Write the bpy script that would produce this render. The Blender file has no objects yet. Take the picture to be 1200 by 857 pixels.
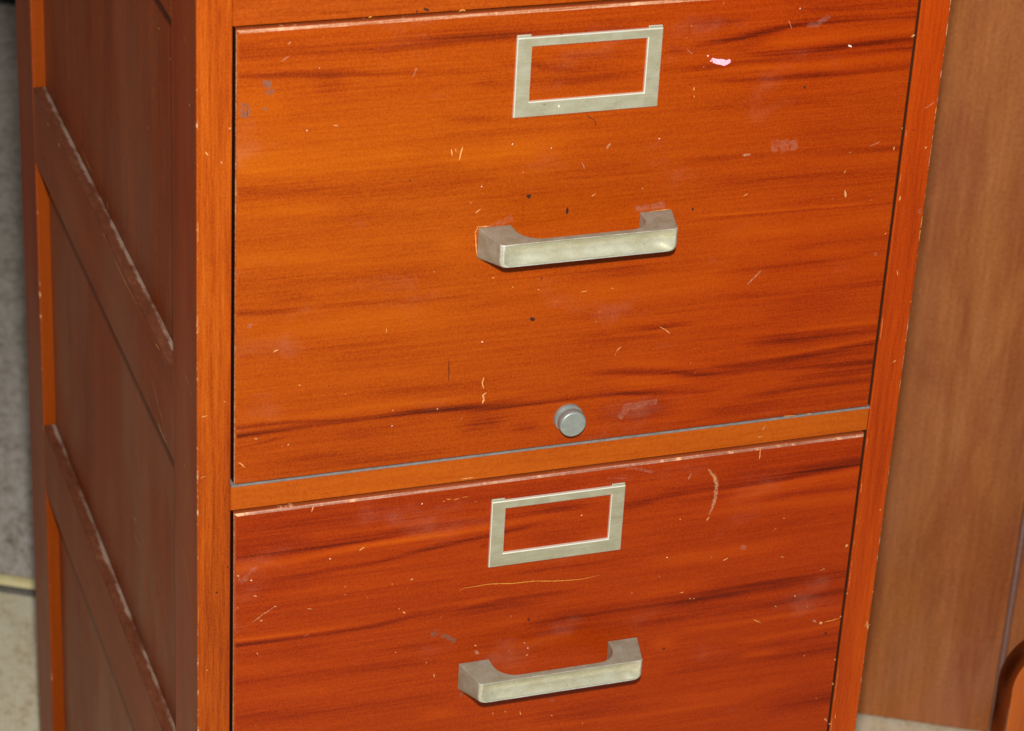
import bpy, bmesh, math, random
import numpy as np
from mathutils import Vector, Matrix
random.seed(7)
rng = np.random.default_rng(11)
SC = bpy.context.scene
COL = SC.collection
FLOOR = 0.62          # the cabinet's measurements are taken from the top of the lower drawer, this far above the floor

# ------------------------------------------------------------------ data: grain figure and wear (mm on the face)
STREAKS_A = [([(20.3,264.5),(52.5,263.4),(88.2,263.4),(166.1,264.9),(213.2,265.2),(251.7,263.8)],2.5,0.5),
 ([(100.8,264.7),(166.1,264.4),(189.5,264.6)],1.0,0.5),
 ([(20.4,253.1),(57.1,251.5),(101.4,247.9),(134.5,246.7),(167.1,246.0)],1.0,0.65),
 ([(57.2,246.9),(82.4,243.9)],4.0,0.3),
 ([(140.8,239.6),(167.5,238.9)],1.5,0.3),
 ([(20.4,237.4),(52.9,236.1)],4.5,-0.35),
 ([(20.6,206.0),(76.2,201.9),(131.8,199.7)],4.5,-0.4),
 ([(20.7,189.9),(76.5,185.5),(170.4,184.8)],2.5,0.35),
 ([(20.7,178.4),(86.0,175.3)],3.5,-0.3),
 ([(31.1,171.5),(123.7,167.2)],2.0,0.2),
 ([(251.8,261.9),(289.4,262.0),(310.3,265.3)],1.5,0.6),
 ([(148.8,238.5),(215.1,236.9),(254.0,235.7)],3.0,0.2),
 ([(251.0,248.0),(280.6,251.6),(301.5,254.3),(326.0,258.3),(361.3,258.7),(402.4,257.7)],1.15,1.0),
 ([(310.0,268.2),(402.8,266.0)],2.5,0.5),
 ([(281.2,244.3),(312.6,242.8),(337.8,242.8),(373.7,244.5),(403.1,244.8)],1.3,1.0),
 ([(287.3,247.7),(306.7,252.0),(323.8,255.6)],2.0,0.5),
 ([(253.9,237.2),(295.6,239.3),(341.4,237.6),(381.5,239.5),(402.2,239.4)],1.1,0.55),
 ([(292.2,248.3),(362.2,250.8),(400.7,250.9)],2.0,-0.45),
 ([(263.4,240.8),(333.7,234.3),(395.0,235.5)],1.5,-0.35),
 ([(254.2,232.8),(310.6,228.3),(353.8,227.3),(398.9,229.2)],1.0,0.5),
 ([(314.0,229.5),(359.8,228.3)],2.5,0.3),
 ([(258.2,185.1),(315.1,184.0),(374.1,182.2),(396.9,180.1)],1.25,0.4),
 ([(269.3,171.5),(330.4,169.8),(393.2,167.5)],2.0,0.25),
 ([(255.6,216.1),(315.6,214.0),(398.0,212.2)],2.0,0.2),
 ([(317.6,194.8),(397.5,195.4)],7.0,0.2),
 ([(310.9,159.9),(397.2,156.8)],8.0,0.15),
 ([(268.1,150.8),(322.2,149.5),(394.0,148.2)],0.35,-0.8),
 ([(268.2,149.5),(322.4,148.2),(394.2,146.8)],0.5,0.4),
 ([(282.4,138.0),(323.4,137.9),(397.1,136.8)],2.5,-0.3),
 ([(324.7,125.2),(363.8,126.4),(396.9,125.7)],1.5,0.4),
 ([(284.4,114.8),(325.8,114.6),(394.0,114.3)],1.5,0.4),
 ([(273.1,127.5),(393.8,120.2)],4.0,-0.25),
 ([(285.8,98.8),(327.6,97.4),(394.1,96.5)],1.0,0.5),
 ([(312.8,88.3),(392.6,86.9)],4.0,0.4),
 ([(309.5,67.7),(352.1,65.4),(396.3,65.7)],2.5,0.75),
 ([(321.4,53.7),(397.6,54.5)],2.0,0.7),
 ([(293.2,74.4),(397.6,72.1)],1.0,-0.5),
 ([(183.4,124.7),(223.1,122.5),(268.5,121.8)],3.0,0.45),
 ([(237.4,85.3),(261.9,84.5),(288.1,84.7)],0.9,0.6),
 ([(194.0,112.7),(254.3,109.7),(315.9,109.3)],3.5,-0.35),
 ([(194.8,98.6),(245.2,96.0),(306.8,96.5)],2.0,0.25),
 ([(195.7,83.8),(236.2,80.1),(287.8,77.2)],3.0,0.25),
 ([(207.2,60.6),(227.5,59.2),(264.2,56.3),(301.7,50.1),(332.5,49.6),(364.9,47.3),(398.6,46.5)],1.1,1.0),
 ([(269.1,53.5),(306.1,48.4)],1.5,0.4),
 ([(286.0,55.8),(316.1,53.8),(346.4,54.0),(377.3,56.9),(398.7,58.8)],1.25,0.9),
 ([(223.3,47.3),(258.0,42.9),(298.0,39.6),(311.4,42.8)],0.9,1.05),
 ([(303.4,31.7),(348.5,34.3),(397.4,34.4)],1.5,0.75),
 ([(333.3,41.2),(397.7,40.5)],1.5,0.6),
 ([(232.3,28.2),(250.2,30.2),(281.4,31.2)],5.0,0.55),
 ([(282.0,24.5),(346.0,22.9),(397.5,24.2)],3.5,0.4),
 ([(199.5,21.0),(261.3,20.5),(314.2,19.2)],2.5,0.25),
 ([(228.0,53.2),(294.2,46.6)],1.5,-0.5),
 ([(310.5,57.2),(342.3,57.2),(395.7,61.3)],0.75,-0.5),
 ([(227.1,65.1),(294.6,59.1)],2.0,-0.3),
 ([(23.7,120.1),(43.1,118.9),(59.4,118.6)],1.1,0.6),
 ([(59.3,119.6),(132.8,116.9),(174.1,115.9)],1.0,0.35),
 ([(31.5,128.2),(68.5,126.6)],3.0,0.2),
 ([(21.9,111.3),(87.8,107.8),(155.2,103.1)],4.0,-0.3),
 ([(22.0,98.2),(126.6,90.9)],2.0,0.15),
 ([(21.8,139.2),(87.1,135.1),(144.2,132.0)],3.0,0.25),
 ([(21.7,151.5),(124.5,144.7)],3.5,-0.2),
 ([(59.9,84.4),(102.8,82.3),(156.3,81.1)],4.0,0.2),
 ([(22.1,79.8),(88.6,75.7),(156.7,71.6)],3.5,-0.15),
 ([(79.3,65.4),(157.2,60.9),(197.2,59.2)],2.0,0.25),
 ([(22.3,46.6),(60.6,47.9),(97.1,48.4),(128.7,48.0),(177.9,45.5),(201.5,45.7),(219.3,45.6),(227.9,46.7),(259.5,43.3)],0.9,1.1),
 ([(89.3,50.5),(138.0,49.5),(202.9,47.7)],2.5,0.35),
 ([(22.2,51.8),(46.7,51.8),(79.7,49.1),(99.0,49.2)],0.6,0.7),
 ([(22.3,39.2),(36.9,41.0),(53.5,43.5)],0.5,0.7),
 ([(22.2,57.1),(60.4,55.2),(128.0,54.0),(197.7,51.6)],2.0,-0.4),
 ([(142.1,35.1),(158.4,35.6),(183.4,36.1)],3.0,0.65),
 ([(173.6,32.0),(198.9,31.4)],2.0,0.4),
 ([(32.3,30.5),(70.5,28.5),(109.4,27.0)],1.5,0.35),
 ([(70.3,40.2),(118.8,39.2)],2.5,0.2),
 ([(25.2,25.1),(99.8,22.4),(159.1,20.9)],2.5,0.3),
 ([(220.1,34.1),(250.0,33.0)],3.0,0.4),
 ([(121.5,223.2),(168.7,217.2)],1.5,0.3),
 ([(113.2,198.5),(169.6,199.1),(212.9,200.2)],4.0,-0.4),
 ([(176.3,173.9),(179.2,156.6)],3.5,0.25),
 ([(189.5,186.5),(258.2,185.1)],3.0,0.15),
 ([(112.6,212.9),(178.6,210.0),(246.4,208.0)],1.5,0.15),
 ([(179.0,251.7),(209.5,249.3),(240.2,249.8)],1.1,0.75),
 ([(148.4,247.0),(175.0,247.3),(201.4,242.3),(218.5,243.4),(240.2,243.6)],1.25,0.6),
 ([(178.0,236.1),(215.1,236.9),(240.3,236.8)],1.5,0.4),
 ([(178.8,256.0),(237.9,254.3)],1.0,-0.3),
 ([(251.0,249.0),(265.5,250.3)],1.0,0.5),
 ([(124.4,148.2),(153.1,147.7)],3.0,-0.2),
 ([(85.5,193.8),(151.0,192.1)],1.5,0.15)]
STREAKS_B = [([(22.6,-9.9),(81.1,-12.5),(140.7,-14.5),(232.7,-14.7)],4.68,0.35),
 ([(22.7,-29.6),(54.6,-29.5),(96.3,-29.6),(138.7,-27.5),(151.3,-27.1),(168.0,-27.3),(192.1,-26.9),(226.7,-25.7),(241.3,-26.1)],1.46,0.9),
 ([(22.7,-37.3),(54.7,-36.7),(82.6,-33.7),(121.3,-32.2),(167.8,-31.8),(187.1,-29.6),(223.4,-30.9)],1.56,-0.8999999999999999),
 ([(32.9,-47.8),(54.8,-47.3),(96.7,-45.3),(139.2,-39.9),(168.6,-37.6),(192.0,-34.2),(219.2,-30.3)],0.88,0.75),
 ([(22.6,-21.9),(71.5,-22.6)],2.6,0.3),
 ([(22.8,-49.5),(47.5,-50.1),(91.9,-50.2)],2.08,0.25),
 ([(28.1,-57.1),(92.1,-59.3),(162.8,-56.6)],1.56,-0.30000000000000004),
 ([(22.8,-67.4),(82.4,-69.1)],3.64,0.2),
 ([(22.9,-87.2),(62.4,-88.0),(97.9,-87.6),(133.8,-83.6),(164.1,-83.2),(184.8,-82.4),(237.5,-83.1)],1.04,1.0),
 ([(22.9,-83.8),(62.3,-84.6),(112.0,-85.2),(153.8,-82.7),(184.6,-79.5)],1.04,-0.75),
 ([(133.4,-86.4),(185.0,-86.5),(216.6,-87.5)],2.08,0.4),
 ([(23.0,-94.6),(83.1,-97.2)],2.6,0.25),
 ([(98.4,-103.8),(157.4,-106.6)],1.56,0.35),
 ([(154.5,-99.7),(185.6,-97.7),(238.6,-98.6)],1.04,-0.44999999999999996),
 ([(172.0,-65.4),(198.4,-64.3),(258.7,-67.1)],1.04,0.5),
 ([(162.2,-42.8),(169.8,-42.3)],1.56,0.4),
 ([(181.8,-45.8),(237.5,-45.5)],3.64,0.25),
 ([(251.5,-28.7),(293.1,-24.9),(323.8,-25.2),(370.1,-23.5),(399.2,-21.7)],1.66,1.1),
 ([(233.9,-31.8),(275.9,-28.7)],2.6,0.5),
 ([(296.3,-17.9),(398.5,-15.9)],3.64,0.35),
 ([(306.3,-33.6),(340.7,-31.0),(398.9,-28.1)],2.08,-0.9750000000000001),
 ([(263.9,-31.6),(309.3,-31.2),(370.9,-31.2),(397.9,-29.1)],0.68,0.5),
 ([(325.2,-38.6),(357.8,-36.9),(397.7,-37.3)],0.83,0.6),
 ([(287.6,-40.7),(397.4,-43.7)],2.6,-0.44999999999999996),
 ([(256.5,-52.3),(343.2,-55.2),(393.0,-53.6)],4.16,0.2),
 ([(255.8,-71.4),(301.0,-70.6),(378.1,-70.4)],2.6,-0.44999999999999996),
 ([(185.8,-100.1),(238.7,-101.0),(292.1,-100.0),(331.1,-99.6),(399.4,-98.2)],2.08,0.95),
 ([(248.7,-90.8),(319.4,-92.4)],2.08,-0.5249999999999999),
 ([(254.6,-113.1),(316.8,-112.4),(399.7,-111.0)],1.56,0.65),
 ([(271.2,-103.3),(348.4,-105.3)],2.6,0.3),
 ([(317.9,-136.2),(351.5,-136.3),(401.2,-133.3)],1.04,-0.75),
 ([(329.6,-141.2),(369.1,-141.6),(396.3,-140.5)],0.78,0.45),
 ([(283.5,-121.4),(338.9,-122.0),(398.1,-121.7)],1.04,-0.44999999999999996),
 ([(324.5,-147.1),(369.7,-147.9)],1.14,-0.75),
 ([(274.9,-150.4),(336.1,-150.9),(396.0,-152.3)],2.6,0.5),
 ([(345.6,-190.1),(398.5,-189.2)],3.64,0.55),
 ([(276.6,-171.6),(389.6,-172.5)],2.08,-0.375),
 ([(180.5,-109.9),(219.5,-108.6),(260.9,-110.5),(293.5,-109.8)],1.04,0.6),
 ([(165.6,-113.9),(239.6,-114.2)],1.56,-0.44999999999999996),
 ([(23.1,-111.9),(83.5,-115.3),(155.3,-116.9)],1.56,0.4),
 ([(23.0,-103.8),(93.4,-107.6)],2.08,-0.375),
 ([(23.2,-136.3),(84.1,-141.3),(167.1,-145.7)],2.6,0.4),
 ([(125.6,-154.6),(160.6,-154.8)],2.08,-0.6000000000000001),
 ([(23.1,-123.5),(99.0,-128.5)],1.56,-0.30000000000000004),
 ([(189.4,-167.8),(276.6,-171.0)],2.6,0.3),
 ([(270.4,-127.7),(295.1,-128.2)],2.6,-0.44999999999999996),
 ([(168.4,-173.2),(277.2,-179.2),(355.9,-178.6)],1.56,-0.375)]
MARKS_A = [('c',[(71.6,222.7),(73.9,222.3)],1.0),
 ('w',[(57.2,221.4),(57.6,220.9)],1.0),
 ('w',[(153.4,181.0),(153.9,180.5)],0.9),
 ('c',[(135.8,203.7),(136.5,199.7)],0.8),
 ('c',[(141.9,204.6),(141.1,200.8),(140.4,196.9)],1.0),
 ('c',[(138.2,203.9),(138.3,202.0)],0.5),
 ('s',[(113.3,246.1),(115.0,250.6)],0.6),
 ('s',[(43.6,259.9),(47.2,262.4)],0.75),
 ('s',[(47.1,268.8),(48.4,270.5)],0.75),
 ('c',[(41.0,95.4),(42.4,96.2),(43.8,96.6)],0.8),
 ('c',[(103.6,102.3),(103.7,99.8)],0.5),
 ('w',[(157.9,88.0),(158.9,87.6)],1.1),
 ('c',[(160.5,65.8),(159.6,62.2),(160.8,58.4)],1.0),
 ('c',[(162.4,56.0),(160.5,54.7),(161.1,51.9),(160.3,49.3)],1.5),
 ('c',[(134.1,49.5),(134.6,48.9)],1.0),
 ('w',[(108.4,42.1),(108.9,42.1)],0.8),
 ('c',[(55.4,74.1),(56.4,73.5)],0.75),
 ('c',[(148.2,41.8),(148.7,41.2)],0.6),
 ('s',[(313.7,105.3),(318.0,109.6),(322.2,113.9)],0.8),
 ('c',[(262.9,85.0),(266.1,83.0),(269.5,79.9)],0.65),
 ('c',[(237.8,72.4),(240.6,75.3)],0.5),
 ('c',[(237.0,69.8),(237.9,71.3)],0.45),
 ('p',[(279.9,242.9),(282.5,241.3),(286.1,240.0),(289.0,240.3),(290.9,241.1)],3.5),
 ('p',[(277.2,245.1),(277.8,244.5)],1.0),
 ('p',[(279.0,242.0),(280.0,241.4)],0.75),
 ('w',[(359.9,244.6),(362.1,243.4)],1.5),
 ('c',[(368.1,158.0),(369.1,153.7)],1.8),
 ('c',[(366.3,168.5),(367.2,170.0)],0.7),
 ('c',[(270.9,227.6),(271.1,225.6)],0.75),
 ('c',[(271.3,222.6),(271.9,221.6)],0.65),
 ('c',[(306.3,160.3),(308.7,161.6)],0.6),
 ('c',[(397.6,246.7),(399.6,247.5)],1.5),
 ('w',[(328.5,267.8),(329.0,267.8)],1.0),
 ('c',[(395.3,179.7),(395.6,181.8)],1.25),
 ('c',[(396.6,127.9),(397.0,128.9)],1.15),
 ('d',[(185.4,99.1),(188.4,97.7)],2.25),
 ('d',[(179.2,173.1),(181.7,171.9)],2.25),
 ('d',[(203.1,163.8),(202.9,159.8)],1.5),
 ('w',[(203.2,162.0),(203.7,161.7)],0.75),
 ('d',[(276.2,155.8),(276.8,155.3)],1.5),
 ('d',[(336.0,222.3),(336.6,221.7)],1.25),
 ('d',[(190.4,122.9),(190.9,122.3)],1.0),
 ('d',[(72.0,71.5),(72.5,71.0)],0.75),
 ('d',[(113.5,188.2),(114.0,187.7)],1.0),
 ('d',[(210.3,217.0),(212.3,214.9),(215.3,213.2),(216.1,209.2)],0.4),
 ('s',[(223.4,195.8),(225.1,199.1)],1.5),
 ('w',[(169.8,204.0),(169.4,203.1)],0.75),
 ('w',[(191.6,199.6),(191.7,199.1)],0.65),
 ('w',[(253.0,199.5),(253.6,199.0)],0.8),
 ('c',[(150.8,165.5),(153.6,167.7)],0.65),
 ('s',[(147.1,172.8),(148.6,171.1)],0.5),
 ('c',[(216.4,169.0),(218.8,170.3)],0.6),
 ('c',[(245.9,171.2),(246.0,170.2)],0.55),
 ('s',[(209.7,189.6),(211.4,185.5)],0.7),
 ('c',[(152.7,156.8),(151.3,154.4),(152.2,145.3),(153.0,140.2)],0.65),
 ('c',[(151.7,157.4),(159.8,157.1)],0.6),
 ('c',[(245.6,156.1),(263.0,156.9)],0.7),
 ('c',[(153.5,139.1),(156.0,137.8)],0.7),
 ('c',[(22.4,30.8),(24.2,29.5),(26.1,27.1)],0.8),
 ('c',[(345.5,17.4),(353.1,17.0)],0.6),
 ('c',[(359.6,17.0),(364.0,16.7)],0.6),
 ('g',[(23.5,239.0),(23.6,231.1)],2.5),
 ('g',[(25.3,238.8),(25.3,230.9)],3.0),
 ('g',[(26.6,237.8),(26.7,231.3)],2.0),
 ('g',[(34.0,248.7),(38.5,248.4)],4.0),
 ('g',[(35.9,244.4),(40.3,243.6)],3.5),
 ('g',[(34.2,234.8),(36.4,234.6)],1.5),
 ('h',[(321.4,192.5),(322.6,185.3)],5.0),
 ('h',[(327.0,192.0),(328.3,184.8)],6.0),
 ('h',[(333.2,191.4),(334.4,185.2)],5.0),
 ('h',[(334.1,257.7),(341.0,258.7),(346.6,262.6)],3.5),
 ('h',[(27.0,113.2),(28.8,112.0)],3.5),
 ('h',[(242.5,29.6),(247.2,36.1),(265.2,37.6)],4.5),
 ('h',[(152.9,152.8),(171.7,160.9)],4.0),
 ('h',[(242.9,158.9),(260.3,159.7)],4.0),
 ('d',[(139.7,79.4),(140.3,65.1)],0.5),
 ('h',[(391.8,115.0),(392.1,117.1)],2.0),
 ('s',[(265.1,249.4),(268.8,246.2)],0.4),
 ('c',[(266.3,262.7),(266.9,262.2)],0.65),
 ('s',[(322.7,261.5),(325.2,256.4)],0.4),
 ('s',[(303.3,185.0),(308.4,185.1)],1.5),
 ('s',[(379.7,183.2),(386.7,185.7)],0.6),
 ('c',[(162.3,126.5),(163.4,125.8)],0.6),
 ('c',[(173.9,119.6),(174.9,118.9)],0.5),
 ('c',[(188.9,115.9),(189.8,116.3)],0.6),
 ('c',[(214.4,112.0),(217.9,112.2)],0.6),
 ('c',[(231.8,112.7),(233.4,111.5)],0.5),
 ('c',[(128.8,133.6),(129.3,133.1)],0.65)]
MARKS_B = [('c',[(65.3,-1.5),(63.9,-6.2)],0.83),
 ('w',[(127.5,-9.8),(128.0,-10.4)],1.04),
 ('y',[(141.9,-9.1),(144.5,-9.5)],0.52),
 ('y',[(146.5,-10.3),(149.5,-9.6)],0.62),
 ('y',[(151.5,-9.4),(155.0,-9.3)],0.52),
 ('y',[(140.0,-9.9),(141.0,-10.6)],0.47),
 ('c',[(92.0,-35.1),(93.5,-34.2),(94.9,-33.3)],0.94),
 ('w',[(74.8,-38.1),(75.3,-38.1)],1.04),
 ('y',[(152.2,-70.9),(155.7,-69.8),(162.4,-69.7),(169.6,-69.4),(176.9,-70.2),(184.2,-71.3),(197.2,-71.6),(210.4,-73.7),(226.3,-75.0),(238.4,-73.9)],0.57),
 ('w',[(30.0,-45.1),(30.5,-45.2)],1.14),
 ('c',[(22.2,-40.6),(23.2,-41.8)],1.04),
 ('h',[(24.2,-46.4),(27.1,-43.0),(30.9,-38.6),(33.8,-36.8)],2.6),
 ('h',[(22.7,-44.0),(25.1,-43.8),(28.0,-44.2)],3.12),
 ('c',[(31.5,-55.4),(33.5,-56.2)],0.83),
 ('s',[(30.7,-73.2),(37.0,-68.6),(43.8,-64.6)],0.73),
 ('c',[(43.3,-64.0),(44.8,-64.8)],0.73),
 ('c',[(35.1,-72.8),(37.0,-72.5)],0.73),
 ('g',[(137.4,-96.3),(139.6,-99.6)],4.68),
 ('g',[(143.2,-99.6),(151.6,-105.1)],3.12),
 ('c',[(111.7,-60.0),(112.2,-60.7)],0.83),
 ('c',[(116.3,-77.3),(116.8,-78.0)],0.62),
 ('c',[(118.9,-80.0),(120.5,-81.4)],0.94),
 ('c',[(163.3,-109.9),(164.4,-110.7)],1.14),
 ('s',[(163.5,-114.1),(166.2,-116.3)],2.08),
 ('c',[(134.0,-116.8),(134.6,-117.5)],0.94),
 ('c',[(33.8,-93.6),(34.3,-94.8)],0.94),
 ('c',[(115.2,-106.6),(115.8,-107.3)],0.73),
 ('c',[(22.3,-61.7),(22.8,-62.4)],0.83),
 ('c',[(62.6,-68.7),(65.5,-69.8)],0.47),
 ('c',[(84.1,-57.4),(84.6,-58.1)],0.62),
 ('c',[(84.3,-63.1),(84.8,-63.2)],0.68),
 ('s',[(301.1,-11.7),(304.7,-16.2),(307.4,-22.3),(307.2,-32.0),(306.1,-37.6),(304.4,-42.6)],2.34),
 ('c',[(302.3,-14.2),(305.4,-18.0),(307.5,-23.5)],1.04),
 ('c',[(307.0,-29.7),(306.5,-36.5)],0.68),
 ('c',[(303.1,-46.4),(304.6,-44.3)],1.14),
 ('s',[(288.8,-17.4),(290.5,-13.1)],0.78),
 ('c',[(332.9,-1.9),(333.1,-9.3)],0.83),
 ('h',[(249.1,-3.5),(258.2,-5.8),(266.3,-9.2)],2.08),
 ('h',[(238.5,-8.7),(250.7,-11.0)],1.04),
 ('w',[(223.9,-31.5),(224.5,-31.6)],0.94),
 ('c',[(316.2,-75.9),(319.3,-74.6)],1.14),
 ('h',[(326.9,-67.5),(330.3,-69.2)],3.64),
 ('w',[(279.7,-68.0),(280.2,-68.4)],0.94),
 ('c',[(290.5,-94.1),(292.7,-94.2)],0.94),
 ('c',[(296.9,-99.0),(297.5,-99.7)],0.78),
 ('c',[(299.2,-99.7),(300.3,-99.8)],0.68),
 ('c',[(353.9,-78.6),(355.7,-79.5)],0.94),
 ('c',[(340.4,-121.0),(342.8,-122.6),(345.8,-124.3)],0.57),
 ('c',[(384.9,-130.7),(387.2,-131.0)],2.34),
 ('y',[(388.3,-130.6),(393.4,-130.2),(398.4,-129.2)],0.62),
 ('s',[(380.1,-128.0),(383.1,-129.8)],1.25),
 ('c',[(396.5,-78.5),(397.4,-76.8)],1.87),
 ('c',[(401.0,-112.4),(401.5,-111.9)],1.3),
 ('c',[(398.4,-128.5),(399.5,-128.1)],1.04),
 ('w',[(366.0,-108.1),(366.6,-108.8)],0.83),
 ('c',[(353.9,-78.6),(354.6,-79.3)],0.73),
 ('c',[(353.7,-113.7),(354.9,-114.2)],0.73),
 ('c',[(377.1,-152.9),(377.8,-153.6)],0.83),
 ('c',[(396.5,-203.0),(398.6,-205.2)],1.35),
 ('c',[(403.9,-201.1),(404.3,-204.3)],0.62),
 ('c',[(400.0,-207.4),(401.8,-208.4)],1.04),
 ('c',[(398.5,-159.0),(399.2,-160.3)],1.04),
 ('c',[(399.3,-176.7),(399.6,-178.7)],0.83),
 ('c',[(286.1,-42.8),(286.2,-43.4)],0.83),
 ('c',[(352.8,-51.9),(353.4,-52.6)],0.62),
 ('c',[(275.8,-80.3),(276.4,-81.0)],0.73),
 ('c',[(259.3,-89.5),(259.9,-89.6)],0.78),
 ('w',[(196.2,-117.2),(196.7,-117.9)],0.94),
 ('w',[(193.8,-113.2),(194.4,-113.9)],0.62),
 ('c',[(184.6,-117.6),(185.1,-117.7)],0.73),
 ('c',[(195.9,-121.9),(196.5,-122.6)],1.14),
 ('c',[(139.1,-125.9),(139.7,-128.4)],0.73),
 ('c',[(214.1,-167.9),(214.7,-168.7)],0.73),
 ('h',[(212.8,-156.1),(214.6,-158.2)],2.08),
 ('c',[(234.2,-177.1),(234.8,-177.8)],0.73),
 ('c',[(176.7,-159.5),(177.3,-160.8)],0.62),
 ('c',[(193.9,-161.3),(194.6,-164.5)],0.62),
 ('g',[(156.4,-142.0),(157.1,-145.1)],1.56),
 ('d',[(282.8,-132.2),(283.4,-132.9)],1.56),
 ('d',[(195.5,-97.0),(196.1,-98.3)],1.56),
 ('d',[(389.8,-138.2),(390.5,-139.6)],1.56),
 ('c',[(97.3,-66.9),(97.8,-67.0)],0.62)]
MARKS_FRONT = [('c',[(4.4,213.7),(6.2,211.6)],0.8),
 ('c',[(12.8,207.7),(13.3,206.3)],0.9),
 ('c',[(2.4,60.6),(4.3,60.9),(5.7,61.3)],0.6),
 ('c',[(1.9,23.5),(4.7,24.2)],0.5),
 ('c',[(415.6,178.5),(416.5,179.5)],1.3),
 ('s',[(412.3,202.9),(417.7,206.1)],0.6),
 ('c',[(416.8,-55.8),(417.5,-56.5)],1.1),
 ('c',[(407.7,103.7),(408.6,100.4)],0.6),
 ('c',[(412.6,43.8),(414.6,45.2)],0.8),
 ('s',[(400.9,14.2),(407.5,14.5),(412.8,16.1)],0.8),
 ('c',[(418.1,-135.4),(419.3,-141.2)],1.3),
 ('c',[(416.7,-138.3),(420.7,-138.3)],0.7),
 ('d',[(406.5,190.7),(407.1,190.1)],0.9),
 ('d',[(10.5,-50.4),(11.4,-51.1)],1.25),
 ('d',[(16.7,-34.8),(17.2,-35.4)],1.0),
 ('c',[(17.2,225.6),(17.6,225.1)],1.2),
 ('y',[(89.0,279.5),(90.8,279.8)],0.75),
 ('y',[(137.1,279.2),(139.3,280.0),(140.7,279.4)],1.0),
 ('d',[(118.2,282.4),(121.0,280.4)],1.5),
 ('d',[(114.2,280.8),(115.1,280.8)],1.0),
 ('s',[(333.3,8.8),(335.7,11.9)],0.9),
 ('c',[(331.0,4.6),(334.3,4.8)],0.6),
 ('c',[(150.3,1.8),(158.4,1.8)],0.7),
 ('c',[(403.6,147.8),(403.8,150.5)],1.25),
 ('h',[(416.8,141.3),(417.7,138.5)],2.5),
 ('c',[(4.7,-101.3),(6.1,-101.0)],0.65),
 ('c',[(15.0,68.9),(15.4,67.8)],0.5)]
MARKS_SIDE = [('s',[(114.6,27.2),(99.2,18.6),(81.8,11.3),(71.1,3.9)],1.2),
 ('s',[(97.6,4.5),(75.5,3.7)],2.5),
 ('y',[(56.5,-16.2),(48.2,-25.3),(37.8,-35.9)],1.1),
 ('y',[(33.6,-40.7),(21.2,-53.9),(11.0,-67.3)],1.0),
 ('c',[(222.6,116.8),(220.3,113.9)],1.2),
 ('c',[(126.7,233.0),(124.6,233.3)],1.5),
 ('c',[(99.3,225.8),(97.2,226.1)],1.3),
 ('c',[(82.0,243.0),(79.9,243.3)],1.2),
 ('c',[(144.5,190.8),(144.6,188.3)],1.0),
 ('c',[(157.5,162.0),(155.2,162.5)],1.6),
 ('c',[(30.5,15.4),(28.4,15.4)],1.6),
 ('c',[(13.3,68.9),(11.3,68.9)],1.3),
 ('c',[(15.0,234.1),(13.1,233.9)],1.8),
 ('s',[(219.4,-136.4),(188.4,-135.6)],1.0),
 ('s',[(213.4,-125.4),(202.9,-123.0)],2.0),
 ('c',[(547.3,54.2),(544.4,51.5)],3.0),
 ('h',[(535.2,26.9),(531.6,9.1)],3.0),
 ('h',[(477.7,-45.6),(478.6,-72.3)],1.6),
 ('s',[(25.4,73.1),(17.3,71.0)],1.0),
 ('c',[(193.8,-259.8),(193.9,-261.2)],1.2),
 ('c',[(7.6,-141.5),(5.5,-141.2)],1.4),
 ('s',[(362.0,35.8),(353.8,31.6)],1.0),
 ('c',[(278.7,62.9),(276.4,58.7)],2.4),
 ('c',[(247.9,56.0),(242.8,56.0)],1.5),
 ('c',[(434.2,52.7),(428.0,53.4)],2.0),
 ('c',[(394.7,54.4),(388.8,54.5)],2.2),
 ('c',[(358.3,65.4),(344.4,62.4),(324.9,61.9)],1.0),
 ('c',[(217.6,54.0),(185.7,53.2),(152.3,54.2)],1.0),
 ('c',[(102.3,53.7),(91.2,55.5)],1.4),
 ('c',[(80.1,59.9),(65.0,63.3)],1.6)]
SEAM0, SEAM1 = 0.1170, 0.1213
STRIP = (0.047, 0.936, 0.016)
SKP = (0.30, 2.46)
FLASH, AMB = 41.0, 0.075

# ------------------------------------------------------------------ node helpers
def newmat(name):
    m = bpy.data.materials.new(name); m.use_nodes = True
    nt = m.node_tree
    b = nt.nodes['Principled BSDF']
    return m, nt, b
def N(nt, t, **kw):
    n = nt.nodes.new(t)
    for k, v in kw.items():
        if k.startswith('i_'): n.inputs[k[2:].replace('_', ' ')].default_value = v
        else: setattr(n, k, v)
    return n
def link(nt, a, b): nt.links.new(a, b)
def mapped(nt, scale, loc=(0, 0, 0), rot=(0, 0, 0)):
    tc = N(nt, 'ShaderNodeTexCoord'); mp = N(nt, 'ShaderNodeMapping')
    link(nt, tc.outputs['Object'], mp.inputs['Vector'])
    mp.inputs['Scale'].default_value = scale; mp.inputs['Location'].default_value = loc; mp.inputs['Rotation'].default_value = rot
    return mp.outputs['Vector']
def noise(nt, vec, scale=1.0, detail=4.0, rough=0.55, dist=0.0):
    n = N(nt, 'ShaderNodeTexNoise'); link(nt, vec, n.inputs['Vector'])
    n.inputs['Scale'].default_value = scale; n.inputs['Detail'].default_value = detail
    n.inputs['Roughness'].default_value = rough; n.inputs['Distortion'].default_value = dist
    return n.outputs['Fac']
def mth(nt, op, a, b=None, c=None, clamp=False):
    n = N(nt, 'ShaderNodeMath', operation=op); n.use_clamp = clamp
    for i, v in enumerate((a, b, c)):
        if v is None: continue
        if isinstance(v, (int, float)): n.inputs[i].default_value = v
        else: link(nt, v, n.inputs[i])
    return n.outputs[0]
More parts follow.
